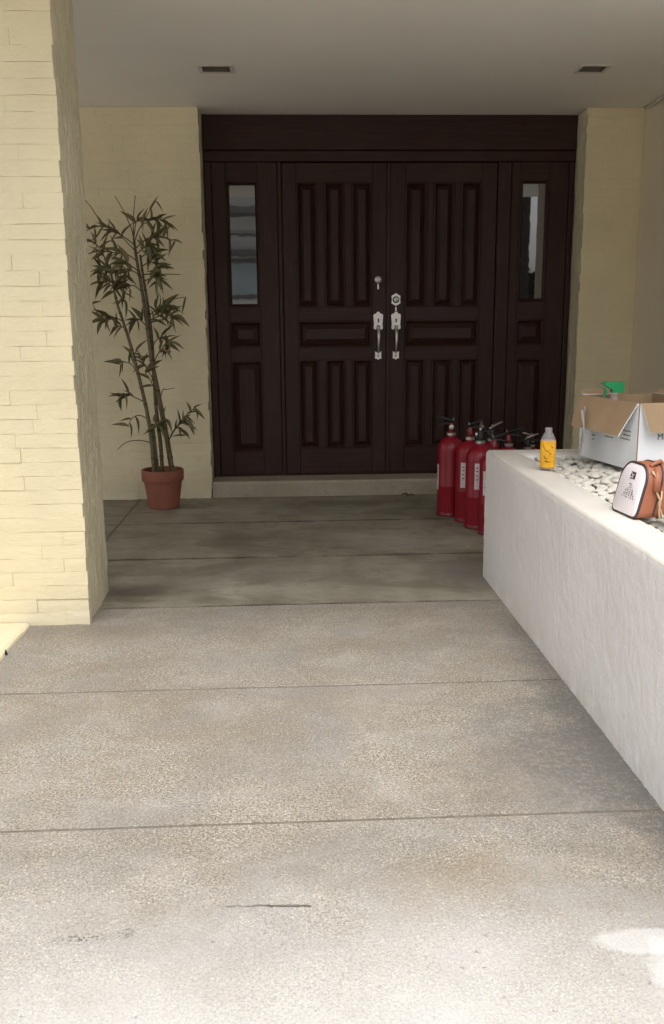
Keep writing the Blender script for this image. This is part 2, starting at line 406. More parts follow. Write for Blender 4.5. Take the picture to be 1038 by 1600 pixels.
# ------------------------------------------------------------------ ceiling with two lamp openings
lamps = [(-.475, -.300, 5.545, 5.69), (1.715, 1.875, 5.51, 5.66)]
xs = sorted({-4.2, 4.4} | {v for l in lamps for v in l[:2]}); yy = sorted({ROOF_Y, 7.4} | {v for l in lamps for v in l[2:]})
m = MB()
pt = lambda x, y: (x, y, ZC)
for i in range(len(xs)-1):
    for j in range(len(yy)-1):
        cx, cy = (xs[i]+xs[i+1])/2, (yy[j]+yy[j+1])/2
        if any(l[0] < cx < l[1] and l[2] < cy < l[3] for l in lamps): continue
        m.add([pt(xs[i], yy[j]), pt(xs[i+1], yy[j]), pt(xs[i+1], yy[j+1]), pt(xs[i], yy[j+1])], [(0, 1, 2, 3)])
ce = m.obj('ceiling', 'ceiling'); tag(ce, kind='structure')
m = MB().box(-4.2, 4.4, ROOF_Y, ROOF_Y+.14, ZC+.001, ZC+.42).box(-4.2, 4.4, ROOF_Y+.141, 7.4, ZC+.22, ZC+.40); m.obj('roof_slab', 'ceiling', ce)
for (x0, x1, y0, y1), side in zip(lamps, ('left', 'right')):
    t = thing('recessed_lamp', f'unlit rectangular lamp recessed in the ceiling above the {"potted bamboo" if side == "left" else "white planter"}', 'ceiling lamp', ((x0+x1)/2, (y0+y1)/2, ZC), 'lamps in the porch ceiling')
    w, d = (x1-x0)/2, (y1-y0)/2
    q = MB()
    for a, b, c_, e in ((-w-.012, w+.012, -d-.012, -d+.008), (-w-.012, w+.012, d-.008, d+.012), (-w-.012, -w+.008, -d+.0081, d-.0081), (w-.008, w+.012, -d+.0081, d-.0081)):
        q.box(a, b, c_, e, -.006, -.0005)
    q.obj('frame', 'trim', t)
    q = MB().add([(-w, -d, 0), (w, -d, 0), (w, d, 0), (-w, d, 0), (-w*.8, -d*.8, .09), (w*.8, -d*.8, .09), (w*.8, d*.8, .09), (-w*.8, d*.8, .09)],
                 [(0, 1, 5, 4), (1, 2, 6, 5), (2, 3, 7, 6), (3, 0, 4, 7), (4, 5, 6, 7)])
    q.obj('housing', 'lamp_dark', t)
    MB().tube([(-w*.6, 0, .055), (w*.6, 0, .055)], .016, 10).obj('lamp_tube', 'lamp_lens', t)

# ------------------------------------------------------------------ painted brickwork
def brick_mesh(seed, mat, rough, sink):
    """unit brick 1 x 1 x 1: uneven face at y=0 (towards -Y), body towards +Y"""
    rnd = random.Random(seed); nx, nz = 5, 3
    vs = []; fs = []
    for j in range(nz+1):
        for i in range(nx+1):
            u, v = i/nx, j/nz; edge = i in (0, nx) or j in (0, nz)
            y = rnd.uniform(-.5, .5)*rough + (rough*sink*rnd.uniform(.3, 1) if edge else 0)
            vs.append((u+(rnd.uniform(-.01, .01) if not edge else 0), y, v+(rnd.uniform(-.03, .03) if j in (0, nz) and not i in (0, nx) else 0)))
    for j in range(nz):
        for i in range(nx):
            a = j*(nx+1)+i; fs.append((a, a+1, a+nx+2, a+nx+1))
    ring = [i for i in range(nx+1)]+[k*(nx+1)+nx for k in range(1, nz+1)]+[nz*(nx+1)+i for i in range(nx-1, -1, -1)]+[k*(nx+1) for k in range(nz-1, 0, -1)]
    o = len(vs)
    for r in ring: vs.append((vs[r][0], 1.0, vs[r][2]))
    L = len(ring)
    for k in range(L): fs.append((ring[k], o+k, o+(k+1) % L, ring[(k+1) % L]))
    q = MB(); q.add(vs, fs); me = q.mesh('brick', mat); sharp(me, 55); return me
BR = {(mt, k): brick_mesh(k*17+len(mt), mt,   .05, (.2, .2, .3, .3, .5, .8, 1.2, 1.6)[k]*(1 if mt == 'cream' else .25)) for mt in ('cream', 'cream_split') for k in range(8)}
COURSE = .0585
def brick_wall(parent, origin, ux, length, height, seed, mat='cream', depth=.1, proud=.005, lens=(.17, .36), ragged=(0, 0), gap=.0008, course=COURSE):
    """courses of bricks on a plane: origin at the foot, ux the direction along the wall; face looks along ux x Z turned outwards"""
    rnd = random.Random(seed); ang = math.atan2(ux[1], ux[0])
    z = 0; c = 0
    while z < height-.005:
        h = min(course, height-z); u = -rnd.uniform(0, ragged[0]) if ragged[0] else 0.0
        end = length+(rnd.uniform(-ragged[1], ragged[1]) if ragged[1] else 0); first = True
        while u < end-.001:
            w = rnd.uniform(*lens)
            if first and c % 2: w *= .6
            if end-(u+w) < .09: w = end-u
            p = rnd.uniform(-proud, proud)
            o = put('brick', BR[(mat, rnd.randrange(8))], parent)
            o.location = (origin[0]+ux[0]*(u+gap/2)-(-ux[1])*p*-1*0, origin[1]+ux[1]*(u+gap/2), origin[2]+z+gap/2)
            nrm = Vector((ux[1], -ux[0], 0))        # outward
            o.location = Vector(o.location)+nrm*p
            o.rotation_euler = (rnd.uniform(-.010, .010), 0, ang+rnd.uniform(-.003, .003)); o.scale = (w-gap, depth, h-gap)
            u += w; first = False
        z += course; c += 1

def split_face(parent, p0, ux, length, height, seed, amp=.006, ragged=.010, name='split_face'):
    """rough chiselled return of the wall: one relief skin, flakes running upright, ragged at its far edge"""
    nrm = Vector((ux[1], -ux[0], 0)); ux = Vector((ux[0], ux[1], 0)); nu = max(10, int(length/.010)); nz = 230
    m = MB(); vs = []; fs = []
    for j in range(nz+1):
        z = height*j/nz; q = math.floor(z/.0585)
        rg = ragged*(1.2*noise.noise((q*3.7, seed, .5))+.8*noise.noise((z*16, seed, 2))+.3*noise.noise((z*60, seed, 4)))
        for i in range(nu+1):
            t = i/nu; u = t*(length+rg)
            d = amp*(.9*noise.noise((u*38, z*7, seed))+.6*noise.noise((u*85, z*20, seed+3))+.5*noise.noise((u*9, z*4, seed+7)))
            if t > .93: d -= .012*(t-.93)/.07
            vs.append(Vector(p0)+ux*u+nrm*d+Vector((0, 0, z)))
        vs.append(Vector(p0)+ux*(length+rg)-nrm*.06+Vector((0, 0, z)))
    k = nu+2
    for j in range(nz):
        for i in range(k-1): fs.append((j*k+i, j*k+i+1, (j+1)*k+i+1, (j+1)*k+i))
    return m.add(vs, fs).obj(name, 'cream_split', parent, True)
# the pillar on the left
pil = thing('brick_pillar', 'broad cream painted brick pillar filling the left edge, ragged corner', 'pillar', (0, 0, 0))
MB().add([(x, y, z) for z in (0, ZC-.001) for x, y in ((-1.84, PY0+.0045), (PX-.012, PY0+.0045), (PX-.043, PY1-.012), (-1.84, PY1-.012))],
         [(0, 1, 2, 3), (4, 5, 6, 7), (0, 1, 5, 4), (1, 2, 6, 5), (2, 3, 7, 6), (3, 0, 4, 7)]).obj('core', 'cream', pil)
brick_wall(pil, (-1.85, PY0, 0), (1, 0), -PX-(-1.85)*1 if False else PX+1.85, ZC-.002, 3, 'cream', .03, .0018, (.2, .42), (0, .004))
split_face(pil, (PX-.006, PY0+.016, 0), (-.026, .99966), PY1-PY0-.022, ZC-.002, 9)
# thin white cement ledge in front of it
m = MB(); n = 36; vs = []; fs = []
for i in range(n+1):
    y = PY0-.004-(PY0-.004-1.0)*i/n
    e = -1.122+.022*noise.noise((y*7, 0, 1))+.010*noise.noise((y*31, 3, 1))
    zt = .016+.006*noise.noise((y*5, 7, 0))
    vs += [(e+.004, y, -.002), (e, y, zt*.6), (e-.012, y, zt), (-1.84, y, zt+.002)]
for i in range(n):
    for j in range(3): fs.append((i*4+j, i*4+j+1, i*4+j+5, i*4+j+4))
m.add(vs, fs); lg = m.obj('cement_ledge', 'cream'); tag(lg, 'low white cement ledge with chipped edge at the foot of the brick pillar', 'ledge')
for (x, y, s) in ((-1.117, 3.37, .007), (-1.112, 3.20, .005)):
    q = MB(); q.lathe([(s*.9, 0), (s*1.1, s*.5), (s*.6, s*1.6), (s*.25, s*3.0)], 5)
    o = q.obj('chip', 'black', lg); o.location = (x, y, .001)

# back walls either side of the doors
lw = thing('brick_wall', 'cream painted brick wall behind the potted bamboo, left of the doors', 'wall')
MB().box(-4.0, OX0-.012, WY+.004, 7.3, 0, ZC-.001).obj('core', 'cream', lw)
brick_wall(lw, (-1.66, WY, 0), (1, 0), OX0+1.66, ZC-.002, 21, 'cream', .03, .0012, (.18, .34), (0, .006))
split_face(lw, (OX0-.003, WY+.022, 0), (0, 1), DY-WY+.05, ZC-.002, 22, .005)
rw = thing('brick_wall', 'cream painted brick wall with ragged reveal, right of the doors above the box', 'wall')
MB().box(OX1+.012, SIDE_X+.2, WY+.004, 7.3, 0, ZC-.001).obj('core', 'cream', rw)
brick_wall(rw, (OX1, WY, 0), (1, 0), SIDE_X-OX1-.002, ZC-.002, 31, 'cream', .03, .0012, (.17, .3), (.010, 0))
split_face(rw, (OX1+.004, DY+.05, 0), (0, -1), DY-WY+.03, ZC-.002, 32, .009)
sw = thing('side_wall', 'pale smooth wall returning towards the viewer at the right edge', 'wall')
m = MB(); n = 50; vs = []; fs = []
for i in range(n+1):
    z = (ZC-.002)*i/n; e = PLY+.02+.03*noise.noise((z*4, 1, 5))+.02*noise.noise((z*13, 1, 5))
    vs += [(SIDE_X, WY+.008, z), (SIDE_X, e, z), (SIDE_X+.2, e, z), (SIDE_X+.2, WY+.008, z)]
for i in range(n):
    for j in range(4): fs.append((i*4+j, i*4+(j+1) % 4, i*4+4+(j+1) % 4, i*4+4+j))
m.add(vs, fs).obj('wall_face', 'wall_grey', sw)
cb = MB().tube([(2.470, 6.50, ZC-.010), (2.474, 6.36, ZC-.018), (2.466, 6.2, ZC-.012), (2.470, 5.6, ZC-.012), (2.470, 4.4, ZC-.012)], .010, 8).obj('ceiling_cable', 'trim', None, True)
tag(cb, 'thin pale cable running along the top of the smooth side wall', 'cable')

# ------------------------------------------------------------------ doors
def raised_panel(x0, x1, z0, z1, y, parent, mat, glass=False):
    """moulding ring plus a raised field, set into an opening of the leaf whose front is at y"""
    mo = MB(); mw = min(.024, (x1-x0)*.16)
    rings = [(0, y-.004), (mw*.35, y-.007), (mw*.62, y-.001), (mw, y+.019)]
    vs = []; fs = []
    for d, yy_ in rings: vs += [(x0+d, yy_, z0+d), (x1-d, yy_, z0+d), (x1-d, yy_, z1-d), (x0+d, yy_, z1-d)]
    for i in range(len(rings)-1):
        for k in range(4): fs.append((i*4+k, i*4+(k+1) % 4, i*4+4+(k+1) % 4, i*4+4+k))
    mo.add(vs, fs); p = mo.obj('moulding', 'wood_v', parent)
    a, b, c_, e = x0+mw, x1-mw, z0+mw, z1-mw
    if glass:
        MB().cbox(a-.002, b+.002, y+.016, y+.0195, c_-.002, e+.002, .001).obj('pane', 'pane', parent); return
    bv = min(.032, (b-a)*.24)
    f = MB(); vs = []; fs = []
    rr = [(0, y+.0195), (.003, y+.0185), (bv, y+.003), (bv+.002, y+.0005)]
    for d, yy_ in rr: vs += [(a+d, yy_, c_+d), (b-d, yy_, c_+d), (b-d, yy_, e-d), (a+d, yy_, e-d)]
    for i in range(len(rr)-1):
        for k in range(4): fs.append((i*4+k, i*4+(k+1) % 4, i*4+4+(k+1) % 4, i*4+4+k))
    k = 4*(len(rr)-1); fs.append((k, k+1, k+2, k+3)); f.add(vs, fs); f.obj('panel', mat, parent)
TH = .045
def stick(name, x0, x1, z0, z1, y, parent, mat, c=.003, d=TH):
    return MB().cbox(x0, x1, y, y+d, z0, z1, c).obj(name, mat, parent)
ZB, ZT = .130, 2.370
def leaf(x0, x1, cols, label):
    t = thing('door_leaf', label, 'door', (0, 0, 0), 'double entrance doors'); y = DY+.012
    cx0, cx1 = cols[0][0], cols[-1][1]
    rows = [(.325, .985), (1.078, 1.268), (1.366, 2.237)]
    stick('stile', x0, cx0, ZB, ZT, y, t, 'wood_v'); stick('stile', cx1, x1, ZB, ZT, y, t, 'wood_v')
    for a, b in ((ZB, rows[0][0]), (rows[0][1], rows[1][0]), (rows[1][1], rows[2][0]), (rows[2][1], ZT)):
        stick('rail', cx0+.0006, cx1-.0006, a, b, y+.0012, t, 'wood_h', .002)
    for r in (0, 2):
        for i in range(2): stick('muntin', cols[i][1], cols[i+1][0], rows[r][0]+.0006, rows[r][1]-.0006, y+.0018, t, 'wood_v', .003)
        for a, b in cols: raised_panel(a, b, rows[r][0], rows[r][1], y, t, 'wood_v')
    raised_panel(cx0, cx1, rows[1][0], rows[1][1], y, t, 'wood_h')
    MB().box(x0+.01, x1-.01, y+.02, y+.03, ZB+.01, ZT-.01).obj('backing', 'wood_v', t)
    return t
lfL = leaf(-.028, .7235, [(.075, .221), (.276, .422), (.474, .621)], 'dark brown panelled door leaf left of the meeting line, round lock above handle')
lfR = leaf(.7305, 1.527, [(.862, 1.020), (1.067, 1.219), (1.267, 1.417)], 'dark brown panelled door leaf right of the meeting line, six-sided lock plate')
stick('astragal', .7245, .752, ZB, ZT, DY+.003, lfR, 'wood_v', .003, .009)

def ring_poly(pts, cx, cz): return [(cx+x, cz+z) for x, z in pts]
def handle_set(parent, cx, y):
    h = put('handle_set', MB().prism(ring_poly([(-.034, -.052), (-.020, -.062), (-.010, -.050), (0, -.040), (.010, -.050), (.020, -.062), (.034, -.052), (.031, -.02), (.036, .04), (.030, .052), (.014, .056), (.008, .068), (-.008, .068), (-.014, .056), (-.030, .052), (-.036, .04), (-.031, -.02)], cx, 1.262), y-.012, y).mesh('plate', 'silver'), parent)
    MB().prism(ring_poly([(-.02, -.03), (.02, -.03), (.024, .03), (0, .045), (-.024, .03)], cx, 1.262), y-.018, y-.0121).obj('boss', 'silver', h)
    MB().prism(ring_poly([(-.0045, -.016), (.0045, -.016), (.006, .010), (0, .016), (-.006, .010)], cx, 1.268), y-.0205, y-.0181).obj('keyhole', 'keyhole', h)
    MB().tube([(cx, y-.013, 1.226), (cx, y-.045, 1.222), (cx, y-.050, 1.205)], [.010, .012, .008], 10).obj('thumb_latch', 'silver', h, True)
    MB().tube([(cx, y-.010, 1.205), (cx, y-.040, 1.196), (cx, y-.056, 1.165), (cx, y-.058, 1.12), (cx, y-.050, 1.075), (cx, y-.030, 1.045), (cx, y-.008, 1.035)], [.012, .012, .0115, .009, .0065, .006, .008], 10).obj('grip', 'silver', h, True)
    MB().prism(ring_poly([(-.024, .028), (-.012, .020), (0, .026), (.012, .020), (.024, .028), (.022, 0), (.024, -.026), (.010, -.026), (0, -.036), (-.010, -.026), (-.024, -.026), (-.022, 0)], cx, 1.016), y-.012, y).obj('foot_plate', 'silver', h)
    MB().prism(ring_poly([(-.004, -.008), (.004, -.008), (.004, .008), (-.004, .008)], cx, 1.012), y-.014, y-.0121).obj('screw', 'keyhole', h)
    return h
ya = DY+.011
handle_set(lfL, .665, ya); handle_set(lfR, .797, ya)
def ydisc(r0, prof, n=22):
    """lathe about the Y axis: prof of (r, y)"""
    q = MB().lathe([(r, yv) for r, yv in prof], n); q.v = [(x, z, y) for x, y, z in q.v]; return q
lk = ydisc(0, [(.026, 0), (.026, -.008), (.020, -.014), (.012, -.017)]).obj('lock', 'silver', lfL, autosmooth=30); lk.location = (.664, ya, 1.560)
o = MB().box(-.002, .002, -.0195, -.0171, -.009, .009).obj('keyhole', 'keyhole', lk)
MB().prism([(-.004, -.03), (.004, -.03), (.006, -.05), (.004, -.068), (-.004, -.068), (-.006, -.05)], -.006, -.001).obj('keyhole_cover', 'silver', lk)
lk = MB().prism([(-.033, -.026), (-.016, -.036), (0, -.046), (.016, -.036), (.033, -.026), (.030, 0), (.033, .026), (.016, .036), (0, .046), (-.016, .036), (-.033, .026), (-.030, 0)], -.009, 0).obj('lock', 'silver', lfR); lk.location = (.796, ya, 1.417)
ydisc(0, [(.025, -.0091), (.024, -.013), (.020, -.014)]).obj('ring', 'keyhole', lk); ydisc(0, [(.017, -.0141), (.017, -.020), (.009, -.023)]).obj('cylinder', 'silver', lk)
MB().box(-.002, .002, -.0255, -.0231, -.007, .007).obj('keyhole', 'keyhole', lk)
MB().prism([(-.005, -.052), (.005, -.052), (.006, -.082), (-.006, -.082)], -.006, -.001).obj('hanging_key', 'silver', lk)

fr = thing('door_surround', 'dark brown timber surround holding the double doors, with glazed side lights', 'door frame')
stick('header_board', OX0+.003, OX1-.003, 2.452, ZC-.003, DY-.014, fr, 'wood_h', .004, .08)
stick('head_jamb', OX0+.003, OX1-.003, 2.376, 2.450, DY-.004, fr, 'wood_h', .005, .07)
stick('jamb', OX0+.003, -.528, .121, 2.375, DY-.004, fr, 'wood_v', .005, .07)
stick('jamb', 2.052, OX1-.003, .121, 2.375, DY-.004, fr, 'wood_v', .005, .07)
stick('mullion', -.060, -.031, .121, 2.375, DY+.004, fr, 'wood_v', .004, .07)
stick('mullion', 1.533, 1.630, .121, 2.375, DY-.002, fr, 'wood_v', .008, .07)
stick('sill', OX0+.003, OX1-.003, .1195, .1285, DY+.006, fr, 'wood_h', .002, .06)
for x0, x1, c0, c1, gl, lab in ((-.526, -.062, -.427, -.199, (1.371, 2.242), 'side light with tall pane left of the door leaves'), (1.632, 2.050, 1.697, 1.905, (1.395, 2.250), 'side light with tall pane right of the door leaves')):
    y = DY+.010
    s_ = stick('side_light', x0, c0, .130, 2.374, y, fr, 'wood_v'); s_['label'] = lab
    stick('stile', c1, x1, .130, 2.374, y, s_, 'wood_v')
    rows = [(.309, .980), (1.084, 1.267), gl]
    for a, b in ((.130, rows[0][0]), (rows[0][1], rows[1][0]), (rows[1][1], rows[2][0]), (rows[2][1], 2.374)):
        stick('rail', c0+.0006, c1-.0006, a, b, y+.0012, s_, 'wood_h', .002)
    raised_panel(c0, c1, *rows[0], y, s_, 'wood_v'); raised_panel(c0, c1, *rows[1], y, s_, 'wood_v')
    raised_panel(c0, c1, *rows[2], y, s_, 'wood_v', glass=True)
    MB().box(x0+.01, x1-.01, y+.02, y+.03, .14, 2.36).obj('backing', 'wood_v', s_)
MB().box(OX0-.2, OX1+.2, 7.0, 7.2, -.02, ZC+.1).obj('house_core', 'wood_v', fr)

# ------------------------------------------------------------------ planter
pl = thing('planter', 'long white rough-plastered planter running along the right side, filled with white pebbles', 'planter')
prof = [(0, -.005)]+[(0, .03+.578*i/30) for i in range(31)]
for i in range(1, 7):
    a = R(90)*i/6; prof.append((.016-.016*math.cos(a), .623+.016*math.sin(a)))
prof += [(.06, PLZ+.001), (.10, PLZ+.001), (.135, PLZ-.001), (.150, PLZ-.010), (.152, PLZ-.08)]
def rough(y, z, k):
    return .0022*noise.noise((y*60, z*48, k))+.0014*noise.noise((y*22, z*22, k+3))+.004*noise.noise((y*1.5, z*2, k+9))
def sweep(seg):
    m = MB(); vs = []; fs = []; n = 420 if seg == 0 else 90
    for i in range(n+1):
        t = i/n
        for o_, z in prof:
            if seg == 0:
                y = .4+(PLY-o_-.4)*t; wob = rough(y, z, 1)
                kk = 1.0 if o_ < .02 else .35
                vs.append((PLX+o_-(wob*kk if o_ < .14 else 0), y, z+(wob*.5 if o_ > .02 else 0)))
            else:
                x = PLX+o_+(SIDE_X-.003-PLX-o_)*t; wob = rough(x+5, z, 1)*min(1, t*20)
                w0 = rough(PLY-o_, z, 1) if i == 0 else 0
                kk = 1.0 if o_ < .02 else .35
                vs.append((x-(w0*kk if o_ < .14 else 0), PLY-o_+(wob*kk if o_ < .14 else 0), z+(wob*.5 if o_ > .02 else 0)+(w0*.5 if o_ > .02 else 0)))
    P = len(prof)
    for i in range(n):
        for j in range(P-1): fs.append((i*P+j, (i+1)*P+j, (i+1)*P+j+1, i*P+j+1))
    m.add(vs, fs); o = m.obj('side_wall', 'white_plaster', pl, True); o.data.materials.append(M['rim'])
    for p in o.data.polygons: p.material_index = 1 if p.center.z > PLZ-.012 else 0
    return o
sweep(0); sweep(1)
MB().box(PLX+.151, SIDE_X-.004, .4, PLY-.151, .3, PLZ-.045).obj('bed', 'sand', pl)
def pebble_mesh(seed):
    bm = bmesh.new(); bmesh.ops.create_icosphere(bm, subdivisions=2, radius=1)
    rnd = random.Random(seed); o_ = Vector((rnd.random()*50, rnd.random()*50, 3))
    for v in bm.verts: v.co *= 1+.22*noise.noise(v.co*1.1+o_)
    me = bpy.data.meshes.new('pebble'); bm.to_mesh(me); bm.free(); me.materials.append(M['pebble'])
    for p in me.polygons: p.use_smooth = True
    return me
PB = [pebble_mesh(k) for k in range(7)]
rnd = random.Random(5); cnt = 0; rest = MB(); spots = []
y = PLY-.17
while y > .45:
    x = PLX+.165
    while x < 2.42:
        spots.append((x+rnd.uniform(-.012, .012), y+rnd.uniform(-.012, .012))); x += .047
    y -= .043
spots.sort(key=lambda s: 0 if (s[0] < PLX+.52 and 2.62 < s[1]) else 1)
for i, (x, y) in enumerate(spots):
    sx, sy, sz = rnd.uniform(.021, .036), rnd.uniform(.017, .026), rnd.uniform(.009, .016)
    z = PLZ-.034+rnd.uniform(-.006, .014); rz = rnd.uniform(0, 3.14)
    if x < PLX+.19: sx = min(sx, .024)
    if i < 295:
        o = put('pebble', PB[rnd.randrange(7)], pl, (x, y, z)); o.scale = (sx, sy, sz); o.rotation_euler = (rnd.uniform(-.3, .3), rnd.uniform(-.3, .3), rz)
    else:
        me = PB[rnd.randrange(7)]; c_, s_ = math.cos(rz), math.sin(rz)
        rest.add([(x+v.co.x*sx*c_-v.co.y*sy*s_, y+v.co.x*sx*s_+v.co.y*sy*c_, z+v.co.z*sz) for v in me.vertices], [tuple(p.vertices) for p in me.polygons])
o = rest.obj('pebble_bed', 'pebble', pl, True); tag(o, kind='stuff')

# ------------------------------------------------------------------ potted bamboo
BX, BY = -.889, 6.235
bp = thing('potted_bamboo', 'tall slender bamboo plant in a terracotta pot against the cream wall', 'potted plant', (BX, BY, 0))
pot = MB().lathe([(.104, 0), (.110, .006), (.136, .175), (.138, .190), (.148, .192), (.151, .200), (.153, .262), (.150, .270), (.138, .270), (.135, .225)], 36).obj('pot', 'terracotta', bp, autosmooth=35); pot.scale = (.95, .95, 1)
MB().lathe([(.134, .19), (.134, .226), (.08, .236), (.02, .240)], 28).obj('soil', 'soil', bp, True).scale = (.95, .95, 1)
U = 228.0
def pp(px, py, dy=0.0): return Vector(((px-254+(797-py)*.012)/U, dy, (797-py)/U*.985-.008))
def smoothpath(pts, n=5):
    out = []
    P = [pts[0]]+pts+[pts[-1]]
    for i in range(1, len(P)-2):
        for k in range(n):
            t = k/n; a, b, c_, d = P[i-1], P[i], P[i+1], P[i+2]
            out.append(.5*((2*b)+(c_-a)*t+(2*a-5*b+4*c_-d)*t*t+(3*b-a-3*c_+d)*t**3))
    out.append(pts[-1]); return out
def leaf_mesh(mat, fold, droop):
    m = MB(); L = 6; vs = []; fs = []
    for i in range(L+1):
        t = i/L; w = .5*math.sin(math.pi*min(1, t*.97+.03)**.62); z = -droop*t*t
        vs += [(t, -w, z+fold*w), (t, 0, z), (t, w, z+fold*w)]
    for i in range(L):
        a = i*3; fs += [(a, a+1, a+4, a+3), (a+1, a+2, a+5, a+4)]
    m.add(vs, fs); me = m.mesh('leaf', mat, True); return me
LV = [leaf_mesh(mt, f, d) for mt in ('leafA', 'leafA', 'leafB', 'leafC') for f, d in ((.4, .06), (.25, .16), (.5, .01))]
lrnd = random.Random(11)
def add_leaf(parent, p, d, length):
    o = put('leaf', LV[lrnd.randrange(len(LV))], parent, p)
    d = d.normalized(); q = d.to_track_quat('X', 'Z')
    o.rotation_mode = 'QUATERNION'; o.rotation_quaternion = q @ Matrix.Rotation(lrnd.uniform(-1.1, 1.1), 3, 'X').to_quaternion()
    w = length*lrnd.uniform(.15, .21); o.scale = (length, w, length)
culms = [  # px path, radii
    ([(268, 742, .02), (262, 690, .02), (252, 620, .0), (243, 560, -.01), (237, 500, .0), (231, 450, .01), (225, 405, .01), (222, 378, .02)], .019, .008),
    ([(241, 742, -.03), (239, 690, -.03), (233, 640, -.02), (222, 580, -.03), (212, 535, -.03), (202, 500, -.02), (194, 470, -.03), (189, 440, -.02), (186, 415, -.02)], .015, .006),
    ([(252, 742, .04), (250, 690, .04), (246, 640, .03), (244, 580, .03), (243, 520, .02), (238, 470, .03), (233, 430, .03), (230, 400, .03)], .014, .007),
    ([(272, 742, -.03), (268, 715, -.03), (263, 690, -.04)], .011, .008),
    ([(246, 742, .0), (243, 700, .0), (240, 660, .01)], .013, .010)]
culm_obj = []
for ci, (pts, r0, r1) in enumerate(culms):
    P = smoothpath([pp(*p) for p in pts], 5); m = MB(); nn = MB()
    m.tube(P, [r0+(r1-r0)*i/(len(P)-1) for i in range(len(P))], 10)
    c_ = m.obj('culm', 'culm', bp, True); culm_obj.append(c_)
    step = 4
    for i in range(3, len(P)-1, step):
        d = (P[i+1]-P[i]).normalized(); r = (r0+(r1-r0)*i/(len(P)-1))
        nn = MB(); nn.tube([P[i]-d*.006, P[i]-d*.002, P[i]+d*.002, P[i]+d*.006], [r*1.0, r*1.22, r*1.22, r*1.0], 10)
        nn.obj('node', 'node', c_, True)
# branches: culm index, path in picture units, number of leaves, depth, leaf length scale
branches = [
    (0, [(222, 385), (205, 372), (190, 362), (172, 360), (150, 368)], 9, -.06), (0, [(224, 395), (210, 380), (198, 368), (185, 365)], 6, .03),
    (1, [(188, 430), (180, 410), (172, 392), (160, 380)], 9, -.02), (1, [(190, 440), (182, 425), (168, 420)], 9, .02),
    (0, [(226, 410), (212, 400), (196, 398), (180, 396)], 9, -.04), (0, [(228, 425), (214, 415), (204, 412), (194, 428)], 10, -.05),
    (2, [(233, 435), (220, 425), (208, 428), (200, 445)], 10, -.02), (1, [(191, 452), (184, 444), (172, 440)], 8, -.05),
    (1, [(194, 466), (190, 452), (200, 446)], 8, .04), (0, [(231, 455), (218, 446), (208, 455), (205, 470)], 7, -.03),
    (0, [(223, 382), (232, 362), (245, 352), (262, 350), (274, 356)], 11, -.03), (0, [(224, 392), (242, 378), (262, 376), (286, 381)], 9, -.06),
    (0, [(225, 400), (236, 392), (246, 386)], 11, -.04), (2, [(231, 405), (244, 398), (254, 402)], 11, .0),
    (2, [(233, 418), (246, 412), (258, 418), (262, 428)], 9, -.03), (2, [(234, 430), (248, 430), (258, 440)], 9, .02),
    (0, [(222, 380), (226, 356), (231, 346)], 4, .0), (0, [(236, 495), (250, 485), (262, 478), (276, 480)], 12, -.04),
    (2, [(240, 500), (252, 494), (266, 488), (280, 494)], 11, .03), (0, [(238, 515), (246, 498), (254, 478)], 7, .02),
    (1, [(203, 502), (192, 495), (180, 495), (172, 500)], 9, -.03), (1, [(208, 520), (200, 508), (190, 508)], 4, .02),
    (0, [(237, 508), (228, 498), (222, 500)], 7, -.05), (2, [(243, 545), (250, 530), (262, 524), (276, 535)], 8, .0),
    (0, [(243, 570), (252, 552), (262, 540), (272, 534)], 7, -.05), (1, [(220, 572), (212, 556), (222, 545)], 5, -.02),
    (1, [(223, 585), (212, 566), (200, 562), (195, 566)], 5, -.04), (1, [(229, 625), (216, 618), (202, 612), (194, 618)], 7, -.02),
    (1, [(234, 652), (220, 646), (207, 652), (202, 664)], 4, .02), (1, [(237, 690), (220, 686), (200, 688), (184, 700)], 0, .0),
    (3, [(263, 690), (272, 672), (284, 660), (292, 652)], 6, -.05), (3, [(264, 688), (278, 664), (296, 644), (308, 634)], 7, -.03),
    (3, [(263, 690), (276, 668), (286, 668), (290, 680)], 3, .0), (0, [(252, 625), (258, 606), (262, 606), (276, 604)], 0, .02),
    (0, [(250, 660), (258, 650), (262, 655)], 4, -.03), (2, [(244, 590), (234, 572), (228, 560)], 5, .0),
    (0, [(252, 618), (244, 600), (234, 580)], 4, -.03), (1, [(237, 672), (246, 658), (252, 662)], 4, -.04),
    (0, [(223, 380), (219, 362), (209, 338), (196, 314)], 0, .03), (0, [(222, 378), (223, 350), (227, 314)], 0, .0),
    (0, [(204, 372), (176, 352), (160, 328), (146, 314)], 0, -.04), (0, [(232, 362), (244, 342), (256, 322)], 2, .0),
    (2, [(235, 440), (262, 430), (290, 430)], 0, .03), (0, [(262, 478), (276, 468), (298, 464)], 1, .0),
    (1, [(180, 495), (166, 490), (158, 474)], 1, -.02)]
